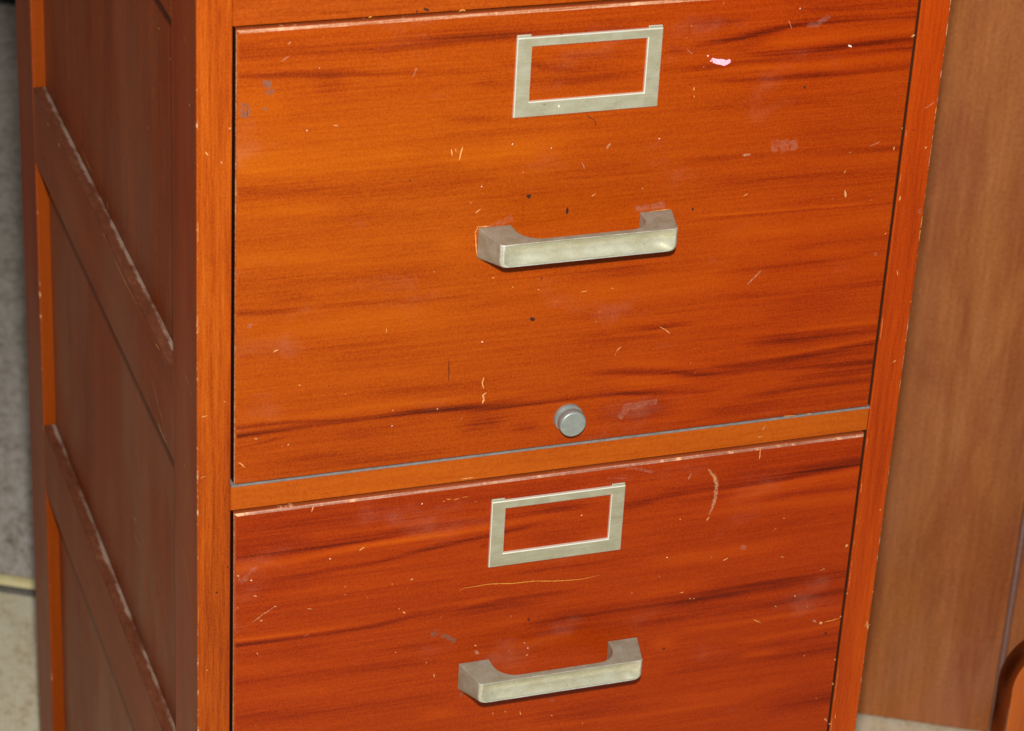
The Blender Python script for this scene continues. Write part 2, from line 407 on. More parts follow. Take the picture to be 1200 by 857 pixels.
def ramp(nt, fac, stops, interp='LINEAR'):
    n = N(nt, 'ShaderNodeValToRGB'); cr = n.color_ramp; cr.interpolation = interp
    while len(cr.elements) < len(stops): cr.elements.new(0.5)
    for e, (p, c) in zip(cr.elements, stops):
        e.position = p; e.color = (*c, 1) if len(c) == 3 else c
    link(nt, fac, n.inputs['Fac']); return n.outputs['Color']
def mix(nt, fac, a, b, mode='MIX'):
    n = N(nt, 'ShaderNodeMix', data_type='RGBA', blend_type=mode)
    if isinstance(fac, (int, float)): n.inputs[0].default_value = fac
    else: link(nt, fac, n.inputs[0])
    for s, v in ((n.inputs[6], a), (n.inputs[7], b)):
        if isinstance(v, tuple): s.default_value = (*v, 1)
        else: link(nt, v, s)
    return n.outputs[2]
def smask(nt, v, lo, hi):
    n = N(nt, 'ShaderNodeMapRange'); n.interpolation_type = 'SMOOTHSTEP'
    link(nt, v, n.inputs['Value']); n.inputs['From Min'].default_value = lo; n.inputs['From Max'].default_value = hi
    return n.outputs['Result']
def bump(nt, bsdf, h, strength=0.2, dist=0.0005):
    n = N(nt, 'ShaderNodeBump'); n.inputs['Strength'].default_value = strength; n.inputs['Distance'].default_value = dist
    link(nt, h, n.inputs['Height']); link(nt, n.outputs['Normal'], bsdf.inputs['Normal'])
def sg(r, g, b):      # display value 0-255 to linear
    f = lambda c: (c/255/12.92) if c/255 <= 0.04045 else ((c/255+0.055)/1.055)**2.4
    return (f(r), f(g), f(b))

# ------------------------------------------------------------------ materials
TONE = 0.80
def wood_mat(name, axis, stops, seed=0.0, fig=False, edge=0.0, rough=0.42, band=0.30, fibre=0.22, dust_sheen=None, dust_sheen_amt=0.0, spec=0.16, grit=0.55):
    """stained veneer: slow bands + fine fibres along one axis, optional figure attribute and worn edge flecks"""
    stops = [(p, tuple(x*TONE for x in c)) for p, c in stops]
    if dust_sheen: dust_sheen = tuple(x*TONE for x in dust_sheen)
    m, nt, b = newmat(name)
    gs = 820 if name != 'plain panel veneer' else 360
    L = {'x': ((3.0, 26, 26), (14, 420, 420), (70, 1500, 1500)),
         'y': ((26, 3.0, 26), (420, 14, 420), (1500, 70, 1500)),
         'z': ((26, 26, 3.0), (420, 420, 14), (1500, 1500, 70))}[axis]
    n1 = noise(nt, mapped(nt, L[0], (seed, seed*1.7, seed*0.6)), 1.0, 3, 0.55, 0.6)
    n2 = noise(nt, mapped(nt, L[1], (seed*3, seed, seed*2)), 1.0, 3, 0.6)
    n3 = noise(nt, mapped(nt, L[2], (seed, 0, seed)), 1.0, 2, 0.7)
    n4 = noise(nt, mapped(nt, (gs, gs, gs)), 1.0, 3, 0.65)
    v = mth(nt, 'ADD', mth(nt, 'MULTIPLY', mth(nt, 'SUBTRACT', n1, 0.5), band*2),
            mth(nt, 'MULTIPLY', mth(nt, 'SUBTRACT', n2, 0.5), fibre*2))
    v = mth(nt, 'ADD', v, mth(nt, 'MULTIPLY', mth(nt, 'SUBTRACT', n3, 0.5), fibre*1.6))
    v = mth(nt, 'ADD', v, mth(nt, 'MULTIPLY', mth(nt, 'SUBTRACT', n4, 0.5), grit))
    v = mth(nt, 'ADD', v, (0.55 if seed < 3 else 0.53) if fig else 0.56)
    if fig:
        at = N(nt, 'ShaderNodeAttribute', attribute_name='figure')
        ln = noise(nt, mapped(nt, (5, 700, 700), (seed, 2, 5), (0, 0.05, 0)), 1.0, 4, 0.7, 0.8)       # thin growth lines, dense inside the dark flames
        ln = smask(nt, ln, 0.36, 0.62)
        lw = noise(nt, mapped(nt, (7, 60, 60), (seed, 9, 5)), 1.0, 3, 0.6)
        v = mth(nt, 'ADD', v, mth(nt, 'MULTIPLY', mth(nt, 'SUBTRACT', ln, 0.55), mth(nt, 'MULTIPLY', lw, 0.10)))
        v = mth(nt, 'SUBTRACT', v, mth(nt, 'MULTIPLY', mth(nt, 'MULTIPLY', at.outputs['Fac'], mth(nt, 'SUBTRACT', 1.22, mth(nt, 'MULTIPLY', ln, 0.60))), 0.31))
    col = ramp(nt, v, stops)
    if fig:
        at2 = N(nt, 'ShaderNodeAttribute', attribute_name='redness')
        col = mix(nt, at2.outputs['Fac'], col, mix(nt, 1.0, col, (0.92, 0.55, 0.12), 'MULTIPLY'))
        # faint varnish sheen put into the colour as patchy haze
        hz = noise(nt, mapped(nt, (14, 14, 22), (3, 1, 2)), 1.0, 5, 0.6)
        col = mix(nt, mth(nt, 'MULTIPLY', smask(nt, hz, 0.56, 0.78), 0.12), col, (0.55, 0.28, 0.2))
    # tiny pale specks (nicks too small to model)
    sp = noise(nt, mapped(nt, (330, 330, 330), (seed*5, 1, 7)), 1.0, 1, 0.4)
    sp2 = noise(nt, mapped(nt, (9, 9, 9), (seed*2, 4, 1)), 1.0, 2, 0.5)
    spm = mth(nt, 'MULTIPLY', smask(nt, sp, 0.785, 0.83), smask(nt, sp2, 0.5, 0.6))
    col = mix(nt, mth(nt, 'MULTIPLY', spm, 0.4), col, (0.75, 0.42, 0.2))
    if dust_sheen:
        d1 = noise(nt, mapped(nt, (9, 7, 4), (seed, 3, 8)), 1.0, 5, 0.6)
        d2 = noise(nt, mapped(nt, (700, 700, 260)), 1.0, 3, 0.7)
        dm = mth(nt, 'MULTIPLY', smask(nt, d1, 0.38, 0.66), dust_sheen_amt)  # mottled dust tint, also standing in for patchy sheen
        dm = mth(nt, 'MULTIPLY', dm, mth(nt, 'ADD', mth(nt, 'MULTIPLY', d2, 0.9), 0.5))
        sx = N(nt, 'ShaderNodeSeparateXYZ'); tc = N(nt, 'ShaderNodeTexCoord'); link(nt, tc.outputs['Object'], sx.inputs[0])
        low_sheen = N(nt, 'ShaderNodeMapRange'); link(nt, sx.outputs['Z'], low_sheen.inputs['Value'])      # grazing sheen put into the colour, stronger lower down
        for k_, v_ in (('From Min', 0.3), ('From Max', -0.4), ('To Min', 0.2), ('To Max', 1.3)): low_sheen.inputs[k_].default_value = v_
        dm = mth(nt, 'MULTIPLY', dm, low_sheen.outputs['Result'])
        col = mix(nt, dm, col, dust_sheen)
    if name == 'plain panel veneer':      # broad cathedral mottling, pinker and browner patches
        q1 = noise(nt, mapped(nt, (16, 16, 5), (2, 2, 2)), 1.0, 4, 0.6, 1.2)
        col = mix(nt, smask(nt, q1, 0.42, 0.64), col, mix(nt, 1.0, col, (0.84, 0.74, 0.80), 'MULTIPLY'))
        col = mix(nt, 1.0, col, (1.12, 1.09, 1.22), 'MULTIPLY')
    if edge:
        e1 = noise(nt, mapped(nt, (160, 160, 160), (seed, 2, 3)), 1.0, 4, 0.7)
        e2 = noise(nt, mapped(nt, (22, 22, 22), (seed, 5, 3)), 1.0, 3, 0.6)
        em = smask(nt, mth(nt, 'ADD', mth(nt, 'MULTIPLY', e1, 0.7), mth(nt, 'MULTIPLY', e2, 0.55)), 0.78-edge*0.35, 0.92-edge*0.35)
        col = mix(nt, em, col, (0.72, 0.40, 0.22))
    link(nt, col, b.inputs['Base Color'])
    r = mth(nt, 'ADD', mth(nt, 'MULTIPLY', n2, 0.18), rough-0.09)
    link(nt, r, b.inputs['Roughness'])
    b.inputs['Specular IOR Level'].default_value = spec
    if name == 'dark glossy furniture edge':        # thick uneven lacquer
        bump(nt, b, noise(nt, mapped(nt, (30, 30, 22), (4, 1, 2)), 1.0, 0, 0.5), 1.0, 0.03)
    else:
        bump(nt, b, mth(nt, 'ADD', mth(nt, 'MULTIPLY', n3, 0.6), n2), 0.22, 0.00025)
    return m

FRONT = [(0.0, (0.060, 0.006, 0.0010)), (0.22, (0.15, 0.016, 0.0010)), (0.42, (0.30, 0.036, 0.0004)), (0.58, (0.42, 0.068, 0.0006)), (0.78, (0.52, 0.108, 0.001)), (1.0, (0.62, 0.18, 0.010))]
FRONT_A = [(p, (c[0]*1.0, c[1]*1.14, c[2]*1.3)) for p, c in FRONT]
FRAME = [(0.0, (0.10, 0.010, 0.001)), (0.35, (0.26, 0.034, 0.001)), (0.6, (0.41, 0.068, 0.002)), (1.0, (0.56, 0.135, 0.006))]
FRSIDE = [(0.0, (0.10, 0.010, 0.001)), (0.4, (0.25, 0.030, 0.002)), (0.7, (0.38, 0.052, 0.003)), (1.0, (0.50, 0.10, 0.01))]
FRAMER = [(0.0, (0.12, 0.010, 0.001)), (0.35, (0.30, 0.026, 0.001)), (0.6, (0.42, 0.044, 0.001)), (1.0, (0.54, 0.09, 0.004))]
RAILC = [(0.0, (0.16, 0.018, 0.001)), (0.35, (0.34, 0.048, 0.001)), (0.6, (0.47, 0.090, 0.003)), (1.0, (0.58, 0.14, 0.006))]
SIDE = [(0.0, (0.09, 0.012, 0.002)), (0.4, (0.24, 0.036, 0.004)), (0.7, (0.36, 0.062, 0.008)), (1.0, (0.50, 0.12, 0.02))]
BACKP = [(0.0, (0.22, 0.060, 0.012)), (0.4, (0.38, 0.122, 0.026)), (0.65, (0.48, 0.168, 0.038)), (1.0, (0.62, 0.25, 0.08))]

M = {}
M['front_a'] = wood_mat('drawer veneer upper', 'x', FRONT_A, 1.3, fig=True, band=0.06, fibre=0.09, grit=0.45)
M['front_b'] = wood_mat('drawer veneer lower', 'x', FRONT, 4.1, fig=True, band=0.05, fibre=0.09, grit=0.45)
M['bevel_a'] = wood_mat('rubbed drawer edge', 'x', [(0.0, (0.10, 0.012, 0.002)), (0.5, (0.26, 0.045, 0.008)), (1.0, (0.45, 0.10, 0.03))], 2.2, edge=0.15, rough=0.5, band=0.2, fibre=0.3)
M['arris'] = wood_mat('rubbed arris with pale highlight', 'x', [(0.0, (0.26, 0.05, 0.01)), (0.45, (0.42, 0.13, 0.05)), (0.7, (0.60, 0.32, 0.19)), (1.0, (0.7, 0.45, 0.3))], 3.2, edge=0.3, rough=0.5, band=0.4, fibre=0.5)  # thin highlight along the worn drawer edge put into the colour
M['gap_wood'] = wood_mat('dark brown stile edge', 'z', [(0, (0.05, 0.015, 0.006)), (1, (0.14, 0.05, 0.022))], 3.7)  # inner stile face at the drawer gap, darker than the front
M['drawer_side'] = wood_mat('unlit drawer edge wood', 'z', [(0, (0.02, 0.008, 0.004)), (1, (0.05, 0.02, 0.01))], 2.7)  # shadow inside the drawer gap put into a near-black edge colour
M['bevel_b'] = wood_mat('worn pink drawer edge', 'x', [(0.0, (0.16, 0.04, 0.02)), (0.5, (0.40, 0.16, 0.10)), (1.0, (0.62, 0.36, 0.27))], 6.2, edge=0.35, rough=0.6, band=0.3, fibre=0.6, grit=0.7)
M['stile_l'] = wood_mat('stile veneer', 'z', FRAME, 0.7, band=0.32, fibre=0.38)
M['stile_r'] = wood_mat('stile veneer red', 'z', [(p, (c[0]*1.1, c[1]*1.22, c[2])) for p, c in FRAMER], 3.7, band=0.28, fibre=0.28)
M['rail'] = wood_mat('rail veneer', 'x', RAILC, 5.5, band=0.14, fibre=0.15)
M['rail_top'] = wood_mat('top rail veneer', 'x', FRAME, 7.5, band=0.16, fibre=0.18)
M['worn'] = wood_mat('worn arris', 'z', FRAME, 9.1, edge=0.36, rough=0.55)
M['side'] = wood_mat('side veneer', 'z', SIDE, 2.9, band=0.3, fibre=0.3, grit=0.9, dust_sheen=(0.38, 0.20, 0.12), dust_sheen_amt=0.50, rough=0.5)
M['side_frame'] = wood_mat('side frame', 'z', FRSIDE, 7.7, band=0.3, fibre=0.28, grit=0.7, dust_sheen=(0.36, 0.20, 0.10), dust_sheen_amt=0.40, rough=0.42, spec=0.1)
M['side_worn'] = wood_mat('worn side arris', 'y', SIDE, 4.4, edge=0.12, rough=0.6)
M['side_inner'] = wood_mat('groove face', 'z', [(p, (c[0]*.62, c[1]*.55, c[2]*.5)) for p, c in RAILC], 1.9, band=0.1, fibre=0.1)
M['side_rail'] = wood_mat('side rail', 'y', SIDE, 8.3, band=0.25, fibre=0.25, grit=0.8, dust_sheen=(0.38, 0.20, 0.12), dust_sheen_amt=0.45, rough=0.5)
M['back_panel'] = wood_mat('plain panel veneer', 'z', BACKP, 6.6, band=0.40, fibre=0.3, grit=0.9, dust_sheen=(0.50, 0.25, 0.17), dust_sheen_amt=0.45, rough=0.6, spec=0.2)
M['chair_wood'] = wood_mat('glossy furniture wood', 'z', [(p, (min(1, c[0]*1.35), c[1]*1.5, c[2]*1.3)) for p, c in RAILC], 8.8, band=0.35, fibre=0.1, rough=0.2, spec=0.6)
M['chair_edge'] = wood_mat('dark glossy furniture edge', 'z', [(0, (0.05, 0.008, 0.002)), (0.6, (0.16, 0.03, 0.006)), (1, (0.3, 0.07, 0.015))], 5.8, band=0.12, fibre=0.05, grit=0.1, rough=0.12, spec=0.9)

def dusty_ledge():
    m, nt, b = newmat('dusty ledge')
    a = noise(nt, mapped(nt, (300, 120, 300)), 1.0, 5, 0.75)
    c = noise(nt, mapped(nt, (60, 25, 60), (1, 2, 3)), 1.0, 4, 0.6)
    v = mth(nt, 'ADD', mth(nt, 'MULTIPLY', a, 0.6), mth(nt, 'MULTIPLY', c, 0.5))
    col = ramp(nt, v, [(0.0, (0.07, 0.018, 0.006)), (0.45, (0.11, 0.028, 0.010)), (0.66, (0.16, 0.048, 0.020)), (0.85, (0.28, 0.13, 0.08))])
    sx = N(nt, 'ShaderNodeSeparateXYZ'); tc = N(nt, 'ShaderNodeTexCoord'); link(nt, tc.outputs['Object'], sx.inputs[0])
    inner = smask(nt, mth(nt, 'ADD', sx.outputs['X'], mth(nt, 'MULTIPLY', mth(nt, 'SUBTRACT', v, 0.5), 0.006)), 0.0058, 0.0074)      # dust lies against the panel
    col = mix(nt, mth(nt, 'MULTIPLY', mth(nt, 'MULTIPLY', inner, smask(nt, c, 0.34, 0.62)), 0.6), col, (0.38, 0.29, 0.23))
    link(nt, col, b.inputs['Base Color']); b.inputs['Roughness'].default_value = 0.8
    b.inputs['Specular IOR Level'].default_value = 0.2
    bump(nt, b, a, 0.4, 0.0006)
    return m
M['ledge'] = dusty_ledge()

def grey_strip():
    m, nt, b = newmat('dusty grey slide strip')
    a = noise(nt, mapped(nt, (160, 300, 300)), 1.0, 4, 0.7)
    link(nt, ramp(nt, a, [(0.25, (0.12, 0.10, 0.09)), (0.5, (0.17, 0.16, 0.155)), (0.75, (0.23, 0.225, 0.22))]), b.inputs['Base Color'])
    b.inputs['Roughness'].default_value = 0.6; b.inputs['Metallic'].default_value = 0.0
    return m
M['grey'] = grey_strip()

def metal(name, c0, c1, stain, rough=0.4, brushed=None, metallic=0.75, seed=0):
    m, nt, b = newmat(name)
    a = noise(nt, mapped(nt, (90, 90, 140), (seed, 1, 2)), 1.0, 5, 0.65)
    g = noise(nt, mapped(nt, brushed or (900, 900, 900), (seed, 0, 0)), 1.0, 3, 0.7)
    s = noise(nt, mapped(nt, (260, 260, 260), (seed, 3, 1)), 1.0, 2, 0.5)
    col = mix(nt, smask(nt, a, 0.3, 0.7), c0, c1)
    col = mix(nt, mth(nt, 'MULTIPLY', mth(nt, 'SUBTRACT', g, 0.35, clamp=True), 0.8), col, stain)
    col = mix(nt, mth(nt, 'MULTIPLY', smask(nt, s, 0.72, 0.80), 0.8), col, (0.05, 0.04, 0.03))
    link(nt, col, b.inputs['Base Color']); b.inputs['Metallic'].default_value = metallic
    link(nt, mth(nt, 'ADD', mth(nt, 'MULTIPLY', g, 0.25), rough-0.1), b.inputs['Roughness'])
    bump(nt, b, g, 0.25, 0.0002)
    return m
M['holder'] = metal('brushed nickel frame', (0.46, 0.46, 0.35), (0.37, 0.36, 0.25), (0.22, 0.19, 0.10), 0.5, (60, 900, 1400), 0.45, 1)
M['holder_edge'] = metal('bright frame edge', (0.80, 0.82, 0.72), (0.72, 0.74, 0.62), (0.4, 0.38, 0.28), 0.4, None, 0.4, 2)
M['handle'] = metal('worn nickel pull', (0.62, 0.63, 0.50), (0.50, 0.48, 0.33), (0.20, 0.17, 0.10), 0.30, None, 0.45, 3)
M['handle_top'] = metal('tarnished nickel', (0.36, 0.36, 0.29), (0.27, 0.25, 0.17), (0.10, 0.09, 0.06), 0.45, None, 0.2, 7)
M['handle_edge'] = metal('rubbed bright pull edge', (0.66, 0.69, 0.62), (0.42, 0.43, 0.35), (0.20, 0.19, 0.13), 0.3, None, 0.35, 4)  # paler metal on the front bevels of the pull
M['knob'] = metal('grey lock knob', (0.36, 0.41, 0.39), (0.28, 0.32, 0.305), (0.16, 0.16, 0.14), 0.45, None, 0.5, 5)
M['brass'] = metal('threshold metal', (0.88, 0.80, 0.46), (0.80, 0.68, 0.34), (0.5, 0.4, 0.18), 0.4, None, 0.1, 6)

def flat(name, c, rough=0.7, v=0.25, spec=0.3):
    m, nt, b = newmat(name)
    a = noise(nt, mapped(nt, (700, 700, 700)), 1.0, 3, 0.6)
    d = tuple(x*(1-v) for x in c); e = tuple(min(1, x*(1+v)) for x in c)
    link(nt, mix(nt, smask(nt, a, 0.3, 0.7), d, e), b.inputs['Base Color'])
    b.inputs['Roughness'].default_value = rough; b.inputs['Specular IOR Level'].default_value = spec
    return m
def smear(name, c, amt, sc=500):
    m, nt, b = newmat(name)
    a = noise(nt, mapped(nt, (sc, sc, sc)), 1.0, 4, 0.7)
    b.inputs['Base Color'].default_value = (*c, 1); b.inputs['Roughness'].default_value = 0.7
    link(nt, mth(nt, 'MULTIPLY', smask(nt, a, 0.30, 0.72), amt), b.inputs['Alpha'])
    return m
M['c'] = flat('bare wood nick', (0.58, 0.27, 0.09))
M['y'] = flat('bare wood scratch', (0.60, 0.25, 0.04))
M['w'] = flat('white speck', (0.75, 0.55, 0.46))
M['p'] = flat('pink paint splash', (0.88, 0.42, 0.52), 0.5, 0.1)
M['d'] = flat('dark dent', (0.035, 0.008, 0.004))
M['s'] = smear('pale scuff', (0.72, 0.40, 0.22), 0.6, 900)
M['h'] = smear('hazy scuff', (0.55, 0.28, 0.20), 0.22, 420)
M['g'] = smear('grey smudge', (0.22, 0.12, 0.08), 0.7, 400)
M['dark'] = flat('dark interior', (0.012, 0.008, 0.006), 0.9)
M['seam'] = flat('grey blue edging', (0.27, 0.155, 0.13), 0.6)
M['shadow_grey'] = flat('threshold shadow grey', (0.16, 0.15, 0.13), 0.9)
M['skirting'] = flat('black skirting', (0.012, 0.012, 0.012), 0.6)

def carpet(name, c0, c1, c2, seed):
    m, nt, b = newmat(name)
    a = noise(nt, mapped(nt, (10, 10, 10), (seed, 0, 0)), 1.0, 4, 0.6, 0.5)
    p = noise(nt, mapped(nt, (120, 60, 120), (seed, 2, 0)), 1.0, 5, 0.8)
    t = noise(nt, mapped(nt, (520, 520, 520)), 1.0, 3, 0.7)
    v = mth(nt, 'ADD', mth(nt, 'ADD', mth(nt, 'MULTIPLY', a, 0.28), mth(nt, 'MULTIPLY', p, 0.54)), mth(nt, 'MULTIPLY', t, 0.25))
    link(nt, ramp(nt, v, [(0.43, c0), (0.535, c1), (0.64, c2)]), b.inputs['Base Color'])
    b.inputs['Roughness'].default_value = 1.0; b.inputs['Specular IOR Level'].default_value = 0.05
    bump(nt, b, mth(nt, 'ADD', t, mth(nt, 'MULTIPLY', p, 1.5)), 0.5, 0.003)
    return m
M['carpet_near'] = carpet('beige loop carpet', (0.60, 0.48, 0.30), (0.88, 0.79, 0.56), (0.92, 0.87, 0.72), 1)
M['carpet_far'] = carpet('grey plush carpet', (0.28, 0.235, 0.195), (0.64, 0.57, 0.49), (0.80, 0.75, 0.70), 5)

# ------------------------------------------------------------------ object helpers
def tag(o, label=None, cat=None, group=None, kind=None):
    if label: o['label'] = label
    if cat: o['category'] = cat
    if group: o['group'] = group
    if kind: o['kind'] = kind
    return o
def build(name, bm, mats, parent=None, loc=(0, 0, 0), smooth=False):
    me = bpy.data.meshes.new(name); bm.normal_update(); bm.to_mesh(me); bm.free()
    for m in mats: me.materials.append(m)
    if smooth:
        for p in me.polygons: p.use_smooth = True
    o = bpy.data.objects.new(name, me); COL.objects.link(o)
    o.location = loc
    if parent: o.parent = parent
    return o
def empty(name, loc, rz=0):
    o = bpy.data.objects.new(name, None); COL.objects.link(o); o.location = loc; o.rotation_euler = (0, 0, rz)
    o.empty_display_size = 0.1
    return o
def box(bm, x0, x1, y0, y1, z0, z1, bev=0.0, mi=0, bmi=None, seg=2, faces=None):
    """bevelled box; bmi = material index of the bevelled arrises; faces = {'-x': index ...}"""
    t = bmesh.new()
    bmesh.ops.create_cube(t, size=1.0)
    for v in t.verts:
        v.co = Vector(((x0+x1)/2+v.co.x*(x1-x0), (y0+y1)/2+v.co.y*(y1-y0), (z0+z1)/2+v.co.z*(z1-z0)))
    t.normal_update()
    for f in t.faces:
        f.material_index = mi
        if faces:
            for k, ix in faces.items():
                ax = 'xyz'.index(k[1]); s = -1 if k[0] == '-' else 1
                if f.normal[ax]*s > 0.9: f.material_index = ix
    if bev > 0:
        r = bmesh.ops.bevel(t, geom=list(t.edges), offset=bev, segments=seg, profile=0.5, affect='EDGES', clamp_overlap=True, material=(bmi if bmi is not None else -1))
    me = bpy.data.meshes.new('tmp'); t.to_mesh(me); t.free()
    bm.from_mesh(me); bpy.data.meshes.remove(me)
def ribbon(bm, pts, w, mi, plane='front', off=0.00012):
    """a nick, scratch or smear: a thin ragged polygon lying on the face (mm in, metres out)"""
    P = [Vector((a/1000, b/1000)) for a, b in pts]
    w = w/1000*(1.0 if mi in (5, 6, 7, 8, 9) else 0.78)
    hz_ = mi in (8, 9)
    if len(P) == 2 and (P[1]-P[0]).length < w*1.3 and not hz_:
        c = (P[0]+P[1])/2; k = 9; r = max(w, 0.0004)/2*1.1
        ring = [c+Vector((math.cos(i*2*math.pi/k), math.sin(i*2*math.pi/k)))*r*random.uniform(0.65, 1.25) for i in range(k)]
    else:
        Q = []
        for a, b in zip(P, P[1:]):
            n = max(3, int((b-a).length/0.0012))
            Q += [a.lerp(b, i/n) for i in range(n)]
        Q.append(P[-1])
        L, R = [], []
        for i, q in enumerate(Q):
            d = (Q[min(i+1, len(Q)-1)]-Q[max(i-1, 0)]).normalized(); nn = Vector((-d.y, d.x))
            t = i/(len(Q)-1); e = 1.0 if hz_ else min(1.0, 0.35+2.6*min(t, 1-t))
            h = w/2*e
            L.append(q+nn*h*random.uniform(0.6, 1.25)); R.append(q-nn*h*random.uniform(0.6, 1.25))
        for i in range(len(Q)-1):
            quad = [L[i], L[i+1], R[i+1], R[i]]
            vs = [bm.verts.new((q.x, off if plane == 'front' else q.x, q.y)) if plane == 'front' else bm.verts.new((off, q.x, q.y)) for q in quad]
            f = bm.faces.new(vs); f.material_index = mi
        return
    vs = [bm.verts.new((q.x, off, q.y)) if plane == 'front' else bm.verts.new((off, q.x, q.y)) for q in ring]
    f = bm.faces.new(vs); f.material_index = mi
MK = {'c': 2, 'y': 3, 'w': 4, 'p': 5, 'd': 6, 's': 7, 'h': 8, 'g': 9}
MKM = [M[k] for k in 'cywpdshg']

# ------------------------------------------------------------------ the filing cabinet
W, D = 0.42, 0.547
H_TOP = 0.335
cab = empty('filing_cabinet', (0.21, 0.27, 0.0))
tag(cab, 'worn red-brown wooden filing cabinet with two visible drawers and nickel pulls', 'filing cabinet')
CL = (-0.21, -0.27, FLOOR)
ZB = -0.62
RAILS = [(0.2795, H_TOP-0.015), (0.0, 0.0148), (-0.2793, -0.2645), (ZB+0.0, -0.544)]
DRAWERS = [(0.0170, 0.2783), (-0.2625, -0.0011), (-0.5420, -0.2806)]
XL, XR = 0.0186, 0.4018

# stiles (front)
bm = bmesh.new(); box(bm, 0, XL, 0, 0.0565, ZB, H_TOP-0.015, 0.0007, 0, 1, 2, {'-x': 10})
for f in bm.faces:
    if f.material_index == 1 and f.calc_center_median().x > 0.01: f.material_index = 0
for k, p, w in MARKS_FRONT:
    if p[0][0] < 18: ribbon(bm, p, w, MK[k], off=-0.00012)
for k, p, w in MARKS_SIDE:
    if p[0][0] < 56: ribbon(bm, p, w, MK[k], 'side', off=-0.00015)
for i in range(20):    # flaked arris down the outer edge
    z = random.uniform(-0.5, 0.31); l = random.choice([0.6, 1.5, 6, 11])*random.uniform(.6, 1.3)
    ribbon(bm, [(0.55+random.uniform(0, .25), z*1000), (0.55+random.uniform(0, .3), z*1000+l)], random.uniform(0.14, 0.34), random.choice([2, 3, 7]), off=-0.00014)
build('stile', bm, [M['stile_l'], M['worn']]+MKM+[M['side_frame']], cab, CL)
bm = bmesh.new(); box(bm, XR, W, 0, 0.0565, ZB, H_TOP-0.015, 0.0007, 0, 1, 2, {'+x': 10, '-x': 11})
for k, p, w in MARKS_FRONT:
    if p[0][0] > 402: ribbon(bm, p, w, MK[k], off=-0.00012)
for i in range(26):
    z = random.choice([random.uniform(-0.5, 0.31), random.uniform(0.05, 0.24)]); l = random.choice([0.8, 2, 8, 14])*random.uniform(.6, 1.3)
    ribbon(bm, [(419.35-random.uniform(0, .35), z*1000), (419.45-random.uniform(0, .3), z*1000+l)], random.uniform(0.2, 0.6), random.choice([2, 3, 7]), off=-0.00014)
for i in range(16):
    z = random.uniform(-0.5, 0.275); l = random.uniform(1, 16.0)
    ribbon(bm, [(402.45+random.uniform(0, .15), z*1000), (402.45+random.uniform(0, .15), z*1000+l)], random.uniform(0.15, 0.35), 2, off=-0.00014)
for f in bm.faces:
    if f.material_index == 1 and f.calc_center_median().x < 0.41: f.material_index = 0
build('stile', bm, [M['stile_r'], M['worn']]+MKM+[M['side_frame'], M['gap_wood']], cab, CL)

# rails between the drawers, with a dusty grey strip on top of each
for i, (z0, z1) in enumerate(RAILS):
    bm = bmesh.new(); box(bm, XL+0.0001, XR-0.0001, 0.0006, 0.03, z0, z1, 0.0004, 0, 1, 1, {'+z': 10})
    rm = M['rail_top'] if i == 0 else M['rail']
    if i in (1, 2): box(bm, XL+0.0003, XR-0.0003, 0.0001, 0.004, z1+0.0001, z1+0.0014, 0.0, 10)     # grey metal lip showing under the drawer
    for k, p, w in MARKS_FRONT:
        if 18 < p[0][0] < 402 and z0*1000-1 < p[0][1] < z1*1000+1: ribbon(bm, p, w, MK[k], off=0.00045)
    build('rail', bm, [rm, rm]+MKM+[M['grey']], cab, CL)

# drawers --------------------------------------------------------------
def figure(X, Z, streaks, seed):
    """wood figure: dark and light flames following measured curves, wobbling a little"""
    F = np.zeros_like(X)
    ph = seed
    for pts, s, a in streaks:
        xs = np.array([p[0] for p in pts]); zs = np.array([p[1] for p in pts])
        o = np.argsort(xs); xs = xs[o]; zs = zs[o]
        if len(xs) > 2:                          # smooth the polyline
            xx = np.linspace(xs[0], xs[-1], 60); zz = np.interp(xx, xs, zs)
            k = np.ones(9)/9; zp = np.pad(zz, 4, mode='reflect', reflect_type='odd'); zz = np.convolve(zp, k, 'valid'); xs, zs = xx, zz
        ph += 1.7
        zc = np.interp(X, xs, zs) + 0.2*s*np.sin(X*0.06+ph) + 0.10*s*np.sin(X*0.21+ph*2)
        L = xs[-1]-xs[0]
        endl = 0 if xs[0] < 24 else min(34, L*0.45); endr = 0 if xs[-1] > 394 else min(34, L*0.45)
        t = np.ones_like(X)
        t *= np.clip((X-xs[0])/endl, 0, 1)**1.0 if endl else 1
        t *= np.clip((xs[-1]-X)/endr, 0, 1)**1.0 if endr else 1
        t = t*t*(3-2*t)
        d = (Z-zc)/(s*1.15)
        # flames fade slowly on one side, sharply on the other
        prof = np.where(d > 0, np.exp(-0.5*(d/1.35)**2), np.exp(-0.5*(d/0.75)**2)) if abs(a) > .45 else np.exp(-0.5*d*d)
        F += a*t*prof*(0.85+0.25*np.sin(X*0.045+ph*3))
    return F
